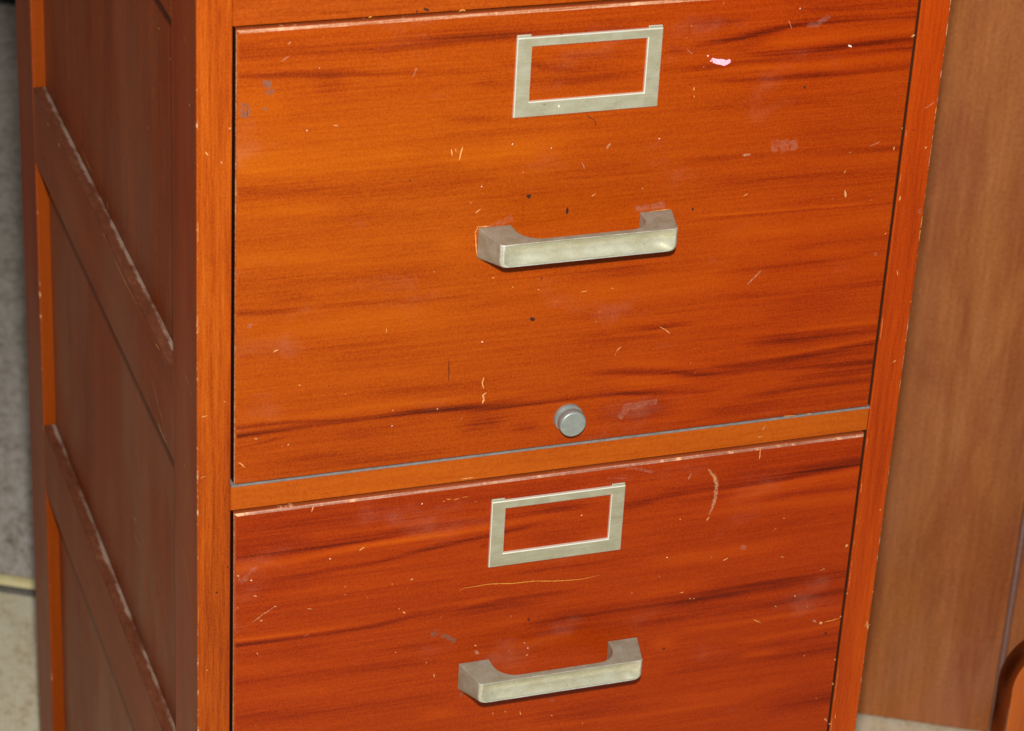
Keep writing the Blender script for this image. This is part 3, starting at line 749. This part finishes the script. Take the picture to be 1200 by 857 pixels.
def drawer_mesh(z0, z1, streaks, marks, pitch, seed, red):
    """front board: finely gridded face so the figure can be stored on it, rounded arrises, solid behind"""
    x0, x1 = XL+0.0017, XR-0.0020
    yf, th, b = -0.001, 0.019, 0.0021
    bl = 0.0015
    xs = np.linspace(x0+bl, x1-0.0008, max(2, int((x1-x0)/pitch)))
    zs = np.linspace(z0+0.0006, z1-b, max(2, int((z1-z0)/pitch)))
    nx, nz = len(xs), len(zs)
    X, Z = np.meshgrid(xs, zs)
    fig = figure(X*1000, Z*1000, streaks, seed)
    redn = np.clip(red(X, Z), 0, 1)
    verts = np.stack([X.ravel(), np.full(X.size, yf), Z.ravel()], 1)
    idx = np.arange(nx*nz).reshape(nz, nx)
    faces = np.stack([idx[:-1, :-1].ravel(), idx[:-1, 1:].ravel(), idx[1:, 1:].ravel(), idx[1:, :-1].ravel()], 1)
    V = verts.tolist(); Fc = faces.tolist(); mi = [0]*len(Fc)
    # rings going back from the face: rounded arris, then the edge
    def ring(ix0, ix1, iz0, iz1, y):
        base = len(V)
        for i in range(nx): V.append((ix0+(ix1-ix0)*i/(nx-1), y, iz0))
        for j in range(1, nz): V.append((ix1, y, iz0+(iz1-iz0)*j/(nz-1)))
        for i in range(nx-2, -1, -1): V.append((ix0+(ix1-ix0)*i/(nx-1), y, iz1))
        for j in range(nz-2, 0, -1): V.append((ix0, y, iz0+(iz1-iz0)*j/(nz-1)))
        return list(range(base, len(V)))
    first = [idx[0, i] for i in range(nx)]+[idx[j, -1] for j in range(1, nz)]+[idx[-1, i] for i in range(nx-2, -1, -1)]+[idx[j, 0] for j in range(nz-2, 0, -1)]
    first = [int(v) for v in first]
    prev = first
    prof = [(0.38, 0.09), (0.72, 0.33), (0.93, 0.66), (1.0, 1.0)]
    for q, (o, dpt) in enumerate(prof):
        r = ring(xs[0]-bl*o, xs[-1]+0.0008*o, zs[0]-0.0006*o, zs[-1]+b*o, yf+0.0020*dpt)
        n = len(r)
        for i in range(n):
            Fc.append([prev[(i+1) % n], prev[i], r[i], r[(i+1) % n]])
            top = nx+nz-2 <= i < 2*nx+nz-3
            mi.append((11 if q in (0, 1) else 1) if top else (0 if q < 2 else (11 if q == 2 else 1)))
        prev = r
    r = ring(x0, x1, z0, z1, yf+th); n = len(r)
    for i in range(n):
        Fc.append([prev[(i+1) % n], prev[i], r[i], r[(i+1) % n]])
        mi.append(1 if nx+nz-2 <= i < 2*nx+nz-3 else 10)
    Fc.append(list(reversed(r))); Fc[-1] = r[::-1]; mi.append(0)
    me = bpy.data.meshes.new('drawer'); me.from_pydata(V, [], Fc); me.update()
    nv = len(V)
    for nm, arr in (('figure', fig), ('redness', redn)):
        at = me.attributes.new(nm, 'FLOAT', 'POINT'); data = np.zeros(nv, np.float32); data[:arr.size] = arr.ravel(); at.data.foreach_set('value', data)
    me.polygons.foreach_set('material_index', np.array(mi, np.int32)); me.update()
    if marks:
        bm = bmesh.new(); bm.from_mesh(me)
        for k, p, w in marks: ribbon(bm, p, w, MK[k], off=yf-0.00012)
        bm.to_mesh(me); bm.free()
    return me
def sprinkle(n, z0, z1):
    out = []
    for i in range(n):
        x = random.uniform(26, 396); z = random.uniform(z0, z1); a = random.uniform(0, 3.14); l = random.choice([0.2, 0.3, 0.5, 0.8, 1.5])
        k = random.choice('ccccwssdd') if l < 1 else 's'
        out.append((k, [(x, z), (x+l*math.cos(a), z+l*math.sin(a))], random.uniform(0.3, 0.75)))
    # chips along the lower and side arrises
    for i in range(n//3):
        z = random.uniform(z0, z1); x = random.choice([22.0, 22.3, 399.0])
        out.append(('c', [(x, z), (x+.1, z+random.uniform(.4, 2))], random.uniform(.25, .55)))
    return out
redA = lambda X, Z: 0.15+0.9*np.clip((X-0.14)/0.20, 0, 1)*0.8+0.35*np.clip((0.16-Z)/0.12, 0, 1)+0.3*np.clip((Z-0.21)/0.07, 0, 1)  # flash falloff put into the colour: redder to the right and below
redB = lambda X, Z: 0.85+0.2*np.clip((X-0.2)/0.2, 0, 1)
drs = []
for i, (z0, z1) in enumerate(DRAWERS):
    st = (STREAKS_A, STREAKS_B, [])[i]; mk = (MARKS_A, MARKS_B, [])[i]
    mk = mk + sprinkle((5, 10, 6)[i], z0*1000+4, z1*1000-6)
    if i == 2:
        st = [([(p[0], p[1]-279.3) for p in pts], s, a) for pts, s, a in STREAKS_A]
    me = drawer_mesh(z0, z1, st, mk, (0.00072, 0.00072, 0.003)[i], 3.1+i, redA if i == 0 else redB)
    for m in [M['front_a'] if i != 1 else M['front_b'], M['bevel_a']]+MKM+[M['drawer_side'], M['arris'] if i == 0 else M['bevel_b']]: me.materials.append(m)
    o = bpy.data.objects.new('drawer', me); COL.objects.link(o); o.parent = cab; o.location = CL
    drs.append(o)
tag(drs[0], 'upper drawer with a pink paint splash and a round lock knob')
tag(drs[1], 'lower drawer with a pale crescent scuff and a worn pinkish top edge')

# pull handle -----------------------------------------------------------
def handle_bm(cx, zt, yo):
    """cast bridge pull: plan outline swept downward, hollowed front face"""
    hw = 0.0556
    yF = yo-0.0235
    def arc(x0, y0, x1, y1, n=7):      # quarter curve leaving along -y and arriving along x
        return [(x0+(x1-x0)*(1-math.cos(t*math.pi/2)), y0+(y1-y0)*math.sin(t*math.pi/2)) for t in [k/n for k in range(n+1)]]
    left = [(-hw, yo), (-hw+0.0052, yF+0.0012), (-hw+0.0068, yF)]
    front = [(-hw+0.0068+(2*hw-0.0136)*k/16, yF) for k in range(1, 17)]
    right = [(hw-0.0052, yF+0.0012), (hw, yo)]
    nr = [(hw-0.0185, yo)]
    nr += arc(hw-0.0187, yo-0.006, hw-0.031, yF+0.0046)
    nl = [(-a, b) for a, b in reversed(nr)]
    out = left+front+right+nr+nl
    bm = bmesh.new()
    nl_ = 14; rings = []; rc = 0.0036
    for k in range(nl_+1):
        t = k/nl_; ring = []
        for x, y in out:
            q = (yo-y)/0.0235
            top = zt - 0.0006*q; bot = zt-0.0178+0.0040*q
            z = top+(bot-top)*t
            e_ = max(0.0, (rc-(z-bot))/rc)*q; sh = (1-math.sqrt(max(0, 1-e_*e_)))*rc*0.9      # lower front corners are rounded off
            if abs(x) > hw-0.010: x = x-math.copysign(sh, x)
            yy = y
            if abs(y-yF) < 1e-6:
                e = min(1, (hw-0.0068-abs(x))/0.004)
                yy = y+0.0036*math.sin(math.pi*t)**0.9*max(0, e)
            ring.append(bm.verts.new((cx+x, yy, z)))
        rings.append(ring)
    n = len(out)
    for a, b in zip(rings, rings[1:]):
        for i in range(n): bm.faces.new((a[i], a[(i+1) % n], b[(i+1) % n], b[i]))
    bm.faces.new(rings[0][::-1]); bm.faces.new(rings[-1])
    bmesh.ops.recalc_face_normals(bm, faces=bm.faces)
    es = [e for e in bm.edges if e.is_boundary is False and e.calc_face_angle(0) > math.radians(38)]
    bmesh.ops.bevel(bm, geom=es, offset=0.0015, segments=4, profile=0.6, affect='EDGES', clamp_overlap=True, material=1)
    for f in bm.faces:
        if f.material_index == 1 and f.calc_center_median().y > yF+0.0030: f.material_index = 0
        if f.material_index == 0 and f.normal.y < -0.75: f.material_index = 2      # finger-polished front, tarnished elsewhere
    return bm
def make_handle(par, cx, zt):
    o = build('pull_handle', handle_bm(cx, zt, -0.001), [M['handle_top'], M['handle_edge'], M['handle']], par, smooth=True)
    o.data.set_sharp_from_angle(angle=math.radians(35))
    return o
make_handle(drs[0], 0.2085, 0.1567); make_handle(drs[1], 0.2097, -0.1211); make_handle(drs[2], 0.2092, -0.4004)

# label holder ------------------------------------------------------------
def holder(par, x0, x1, z0, z1):
    bm = bmesh.new(); yb, yf = -0.001, -0.0030; w = 0.0082
    def fr(y, d=0.0): return [[(x0+d, z0+d), (x1-d, z0+d), (x1-d, z1-d), (x0+d, z1-d)], [(x0+w-d, z0+w+.0002-d), (x1-w+d, z0+w+.0002-d), (x1-w+d, z1-0.0050+d), (x0+w-d, z1-0.0050+d)]]
    lay = []
    for y, d in ((yb, 0), (yf+0.0004, 0), (yf, 0.00045)):
        o, i_ = fr(y, d); lay.append(([bm.verts.new((x, y, z)) for x, z in o], [bm.verts.new((x, y, z)) for x, z in i_]))
    for q, (a, b) in enumerate(zip(lay, lay[1:])):
        for i in range(4):
            j = (i+1) % 4
            f = bm.faces.new((a[0][i], a[0][j], b[0][j], b[0][i])); f.material_index = 1
            f = bm.faces.new((a[1][j], a[1][i], b[1][i], b[1][j])); f.material_index = 1
    o, i_ = lay[-1]
    for i in range(4):
        j = (i+1) % 4; f = bm.faces.new((o[i], o[j], i_[j], i_[i])); f.material_index = 0
    for xa, xb in ((x0+0.0001, x0+0.0078), (x1-0.0078, x1-0.0001)):
        box(bm, xa, xb, -0.0022, -0.001, z1-0.002, z1+0.0014, 0.0002, 0, 1, 1)
    bmesh.ops.recalc_face_normals(bm, faces=bm.faces)
    if par is drs[0]: ribbon(bm, [(x0*1000+24.6, z0*1000+5.6), (x0*1000+25.4, z0*1000+4.2)], 1.1, 2, off=-0.0031)
    build('label_holder', bm, [M['holder'], M['holder_edge'], M['w']], par)
holder(drs[0], 0.1687, 0.2498, 0.2190, 0.2633)
holder(drs[1], 0.1688, 0.2493, -0.0573, -0.0143)
holder(drs[2], 0.1688, 0.2493, -0.3366, -0.2936)

# lock knob -------------------------------------------------------------
bm = bmesh.new(); K = 40
prof = [(0.0085, 0.0), (0.0085, 0.0022), (0.0081, 0.0027), (0.0070, 0.0028), (0.0069, 0.0036), (0.0076, 0.0040), (0.0079, 0.0046), (0.0079, 0.0078), (0.0077, 0.0086), (0.0072, 0.0091), (0.0066, 0.0092), (0.0, 0.0092)]
rings = []
for r, d in prof:
    if r == 0: rings.append([bm.verts.new((0, -d, 0))]); continue
    rings.append([bm.verts.new((r*math.cos(2*math.pi*k/K), -d, r*math.sin(2*math.pi*k/K))) for k in range(K)])
for a, b in zip(rings, rings[1:]):
    for k in range(K):
        if len(b) == 1: bm.faces.new((a[k], a[(k+1) % K], b[0]))
        else: bm.faces.new((a[k], a[(k+1) % K], b[(k+1) % K], b[k]))
bmesh.ops.recalc_face_normals(bm, faces=bm.faces)
o = build('lock_knob', bm, [M['knob']], drs[0], (0.2117, -0.001, 0.0341), smooth=True)
o.data.set_sharp_from_angle(angle=math.radians(40))

# sides: framed panels ----------------------------------------------------
R = 0.009
SR = [(0.2636, H_TOP-0.015), (0.0016, 0.0577), (-0.2605, -0.2045), (ZB, -0.535)]
def side(sx, x_out, mirror=False):
    f = (lambda a, b: (x_out+a, x_out+b)) if not mirror else (lambda a, b: (x_out-b, x_out-a))
    inner = '-y'
    xa, xb = f(0, 0.019)
    bm = bmesh.new(); box(bm, xa, xb, 0.4865, D, ZB, H_TOP-0.015, 0.0012, 0, 1, 2, {'-y': 10})
    if not mirror:
        for k, p, w in MARKS_SIDE:
            if p[0][0] > 486: ribbon(bm, p, w, MK[k], 'side', off=-0.00015)
    build('side_stile', bm, [M['side_frame'], M['side_worn']]+MKM+[M['side_inner']], cab, CL)
    xa, xb = f(R, R+0.006)
    bm = bmesh.new(); box(bm, xa, xb, 0.0566, 0.4864, ZB+0.002, H_TOP-0.017)
    if not mirror:
        for k, p, w in MARKS_SIDE:
            if 56 <= p[0][0] <= 486 and not any(a*1000 < p[0][1] < b*1000+2 for a, b in SR): ribbon(bm, p, w, MK[k], 'side', off=R-0.00015)
    build('side_panel', bm, [M['side'], M['side']]+MKM, cab, CL)
    for z0, z1 in SR:
        xa, xb = f(0.0002, R-0.0001)
        bm = bmesh.new(); box(bm, xa, xb, 0.0567, 0.4863, z0, z1, 0.0010, 0, 10, 2, {'+z': 10})
        if not mirror:
            for k, p, w in MARKS_SIDE:
                if 56 <= p[0][0] <= 486 and z0*1000 < p[0][1] < z1*1000+2: ribbon(bm, p, w, MK[k], 'side', off=0.00005)
            for i in range(11):
                y = random.uniform(70, 470); l = random.uniform(1, 9)
                ribbon(bm, [(y, z1*1000-1-random.random()*2), (y+l, z1*1000-1-random.random()*2)], random.uniform(0.4, 1.2), random.choice([2, 7, 3, 7]), 'side', off=0.00005)
        build('side_rail', bm, [M['side_rail'], M['side_worn']]+MKM+[M['ledge']], cab, CL)
side(0, 0.0)
side(0, W, True)
# carcass top, back and dark inside
bm = bmesh.new(); box(bm, -0.006, W+0.006, -0.008, D+0.004, H_TOP-0.0149, H_TOP+0.005, 0.003, 0, 1, 3)
build('top_board', bm, [M['rail'], M['worn']], cab, CL)
bm = bmesh.new(); box(bm, 0.0192, W-0.0192, D-0.008, D-0.001, ZB+0.001, H_TOP-0.016)
build('back_board', bm, [M['side']], cab, CL)
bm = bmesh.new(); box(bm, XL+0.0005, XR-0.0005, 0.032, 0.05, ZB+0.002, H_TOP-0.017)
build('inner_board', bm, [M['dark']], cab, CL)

# ------------------------------------------------------------------ surroundings
ax = Vector((0.869, -0.494, 0)).normalized()        # direction of the doorway line on the floor
A0 = Vector((0.7236, 0.5382, 0))
ang = math.atan2(ax.y, ax.x)
# plain wooden panel standing behind, right of the cabinet
pan = empty('wood_panel', (A0.x, A0.y, 0), ang)
tag(pan, 'plain brown wood panel standing on beige carpet to the right of the filing cabinet', 'wood panel')
bm = bmesh.new(); box(bm, -0.42, SEAM0, 0, 0.022, 0, 1.25, 0.001)
build('board', bm, [M['back_panel']], pan)
bm = bmesh.new(); box(bm, SEAM0+0.0005, SEAM1, -0.002, 0.022, 0, 1.25, 0.0008)
build('edge_strip', bm, [M['seam']], pan)
bm = bmesh.new(); box(bm, SEAM1+0.0005, 1.1, 0, 0.022, 0, 1.25, 0.001)
build('board', bm, [M['back_panel']], pan)

# glossy rounded furniture end, lower right corner
ch = empty('wooden_footboard', (0.6245, 0.15, 0))
tag(ch, 'glossy orange-brown wooden board with a rounded upper corner at the lower right edge', 'wooden furniture')
bm = bmesh.new(); r, rim, th, x1, z1, n = 0.036, 0.0055, 0.020, 0.60, FLOOR-0.286, 14
def loop(d, y):
    rr = r-d
    pts = [(d, 0.0)]+[(d+rr-rr*math.cos(k/n*math.pi/2), z1-r+rr*math.sin(k/n*math.pi/2)) for k in range(n+1)]+[(x1, z1-d), (x1, 0.0)]
    return [bm.verts.new((x, y, z)) for x, z in pts]
Ls = []
for k in range(8):
    t = k/7*math.pi/2; Ls.append(loop(rim*(1-math.sin(t)), rim*(1-math.cos(t))))
for k in range(8):
    t = k/7*math.pi/2; Ls.append(loop(rim*(1-math.cos(t)), th-rim+rim*math.sin(t)))
for a, b in zip(Ls, Ls[1:]):
    m_ = len(a)
    for i in range(m_):
        f = bm.faces.new((a[i], a[(i+1) % m_], b[(i+1) % m_], b[i])); f.material_index = 0 if a in Ls[:2] else 1
bm.faces.new(Ls[0][::-1]); bm.faces.new(Ls[-1])
bmesh.ops.recalc_face_normals(bm, faces=bm.faces)
o = build('board', bm, [M['chair_wood'], M['chair_edge']], ch, smooth=True); o.data.set_sharp_from_angle(angle=math.radians(50))
bm = bmesh.new(); box(bm, 0.0310, 0.0317, -0.0006, 0.001, 0.02, z1-0.008)
build('joint_line', bm, [M['dark']], ch)
bm = bmesh.new(); box(bm, 0.12, 0.60, th+0.0005, th+0.03, 0, 0.06, 0.002)
build('plinth', bm, [M['chair_wood']], ch)

# floor: one beige sheet near, grey one beyond the doorway line, a metal threshold between
S0 = Vector((STRIP[0], STRIP[1], 0)); nrm = Vector((-ax.y, ax.x, 0))
def sheet(name, a0, a1, b0, b1, z, mat, label):
    bm = bmesh.new()
    vs = [bm.verts.new(S0+ax*a+nrm*b+Vector((0, 0, z))) for a, b in ((a0, b0), (a1, b0), (a1, b1), (a0, b1))]
    bm.faces.new(vs); bmesh.ops.recalc_face_normals(bm, faces=bm.faces)
    o = build(name, bm, [mat]); tag(o, kind='structure')
    return o
sheet('floor', -5, 6, -5, 9, -0.004, M['carpet_near'], '')
sheet('carpet', -5, 6, 0.01, 9, 0.0, M['carpet_far'], '')
th_ = empty('threshold_strip', (S0.x, S0.y, 0), ang)
tag(th_, 'thin brass coloured carpet threshold strip on the floor at the left edge', 'threshold strip')
bm = bmesh.new()
wd = STRIP[2]; sect = [(-wd/2, -0.004), (-wd/2, 0.001), (-wd*0.3, 0.0045), (0, 0.006), (wd*0.3, 0.0045), (wd/2, 0.001), (wd/2, -0.004)]
E0 = [bm.verts.new((-1.2, y, z)) for y, z in sect]; E1 = [bm.verts.new((0.28, y, z)) for y, z in sect]
for i in range(len(sect)-1): bm.faces.new((E0[i], E0[i+1], E1[i+1], E1[i]))
bm.faces.new(E0); bm.faces.new(E1[::-1]); bmesh.ops.recalc_face_normals(bm, faces=bm.faces)
build('metal_bar', bm, [M['brass']], th_)
bm = bmesh.new(); box(bm, -1.2, 0.28, -wd/2-0.007, -wd/2-0.0003, -0.0035, 0.0004, 0.0)  # dark strip standing in for the shadow line along the threshold
build('shadow_strip', bm, [M['shadow_grey']], th_)
# black board far behind on the grey carpet
sk = empty('skirting_board', (SKP[0], SKP[1], 0), ang)
tag(sk, 'black skirting board far back on the grey carpet in the top left corner', 'skirting board')
bm = bmesh.new(); box(bm, -1.5, 1.2, 0, 0.02, 0, 0.12, 0.004); build('board', bm, [M['skirting']], sk)

# ------------------------------------------------------------------ camera (fitted) and light
cam = bpy.data.cameras.new('camera'); co = bpy.data.objects.new('camera', cam); COL.objects.link(co); SC.camera = co
yaw, pit, roll = 0.35779449, 0.47957507, 0.05739666
fw = Vector((math.sin(yaw)*math.cos(pit), math.cos(yaw)*math.cos(pit), -math.sin(pit)))
r0 = Vector((math.cos(yaw), -math.sin(yaw), 0)); u0 = r0.cross(fw)
rr = r0*math.cos(roll)+u0*math.sin(roll); uu = -r0*math.sin(roll)+u0*math.cos(roll)
CP = Vector((-0.29275809, -1.25617439, 0.76792938+FLOOR))
mw = Matrix((( rr.x, uu.x, -fw.x, CP.x), (rr.y, uu.y, -fw.y, CP.y), (rr.z, uu.z, -fw.z, CP.z), (0, 0, 0, 1)))
co.matrix_world = mw
cam.sensor_width = 36; cam.lens = 96.5933; cam.clip_start = 0.05; cam.clip_end = 50
cam.dof.use_dof = True; cam.dof.focus_distance = 1.53; cam.dof.aperture_fstop = 16

la = bpy.data.lights.new('flash', 'AREA'); la.shape = 'DISK'; la.size = 0.04; la.energy = FLASH; la.color = (1, 0.97, 0.92)
lo = bpy.data.objects.new('flash', la); COL.objects.link(lo)
lp = CP+uu*0.14+rr*0.012-fw*0.03
lo.location = lp
lo.rotation_euler = ((CP+fw*1.6)-lp).to_track_quat('-Z', 'Y').to_euler()

w = bpy.data.worlds.new('World'); SC.world = w; w.use_nodes = True
bg = w.node_tree.nodes['Background']
bg.inputs['Color'].default_value = (1.0, 0.93, 0.84, 1); bg.inputs['Strength'].default_value = AMB
SC.view_settings.view_transform = 'Standard'; SC.view_settings.look = 'None'
SC.view_settings.exposure = 0; SC.view_settings.gamma = 1
SC.cycles.use_denoising = True
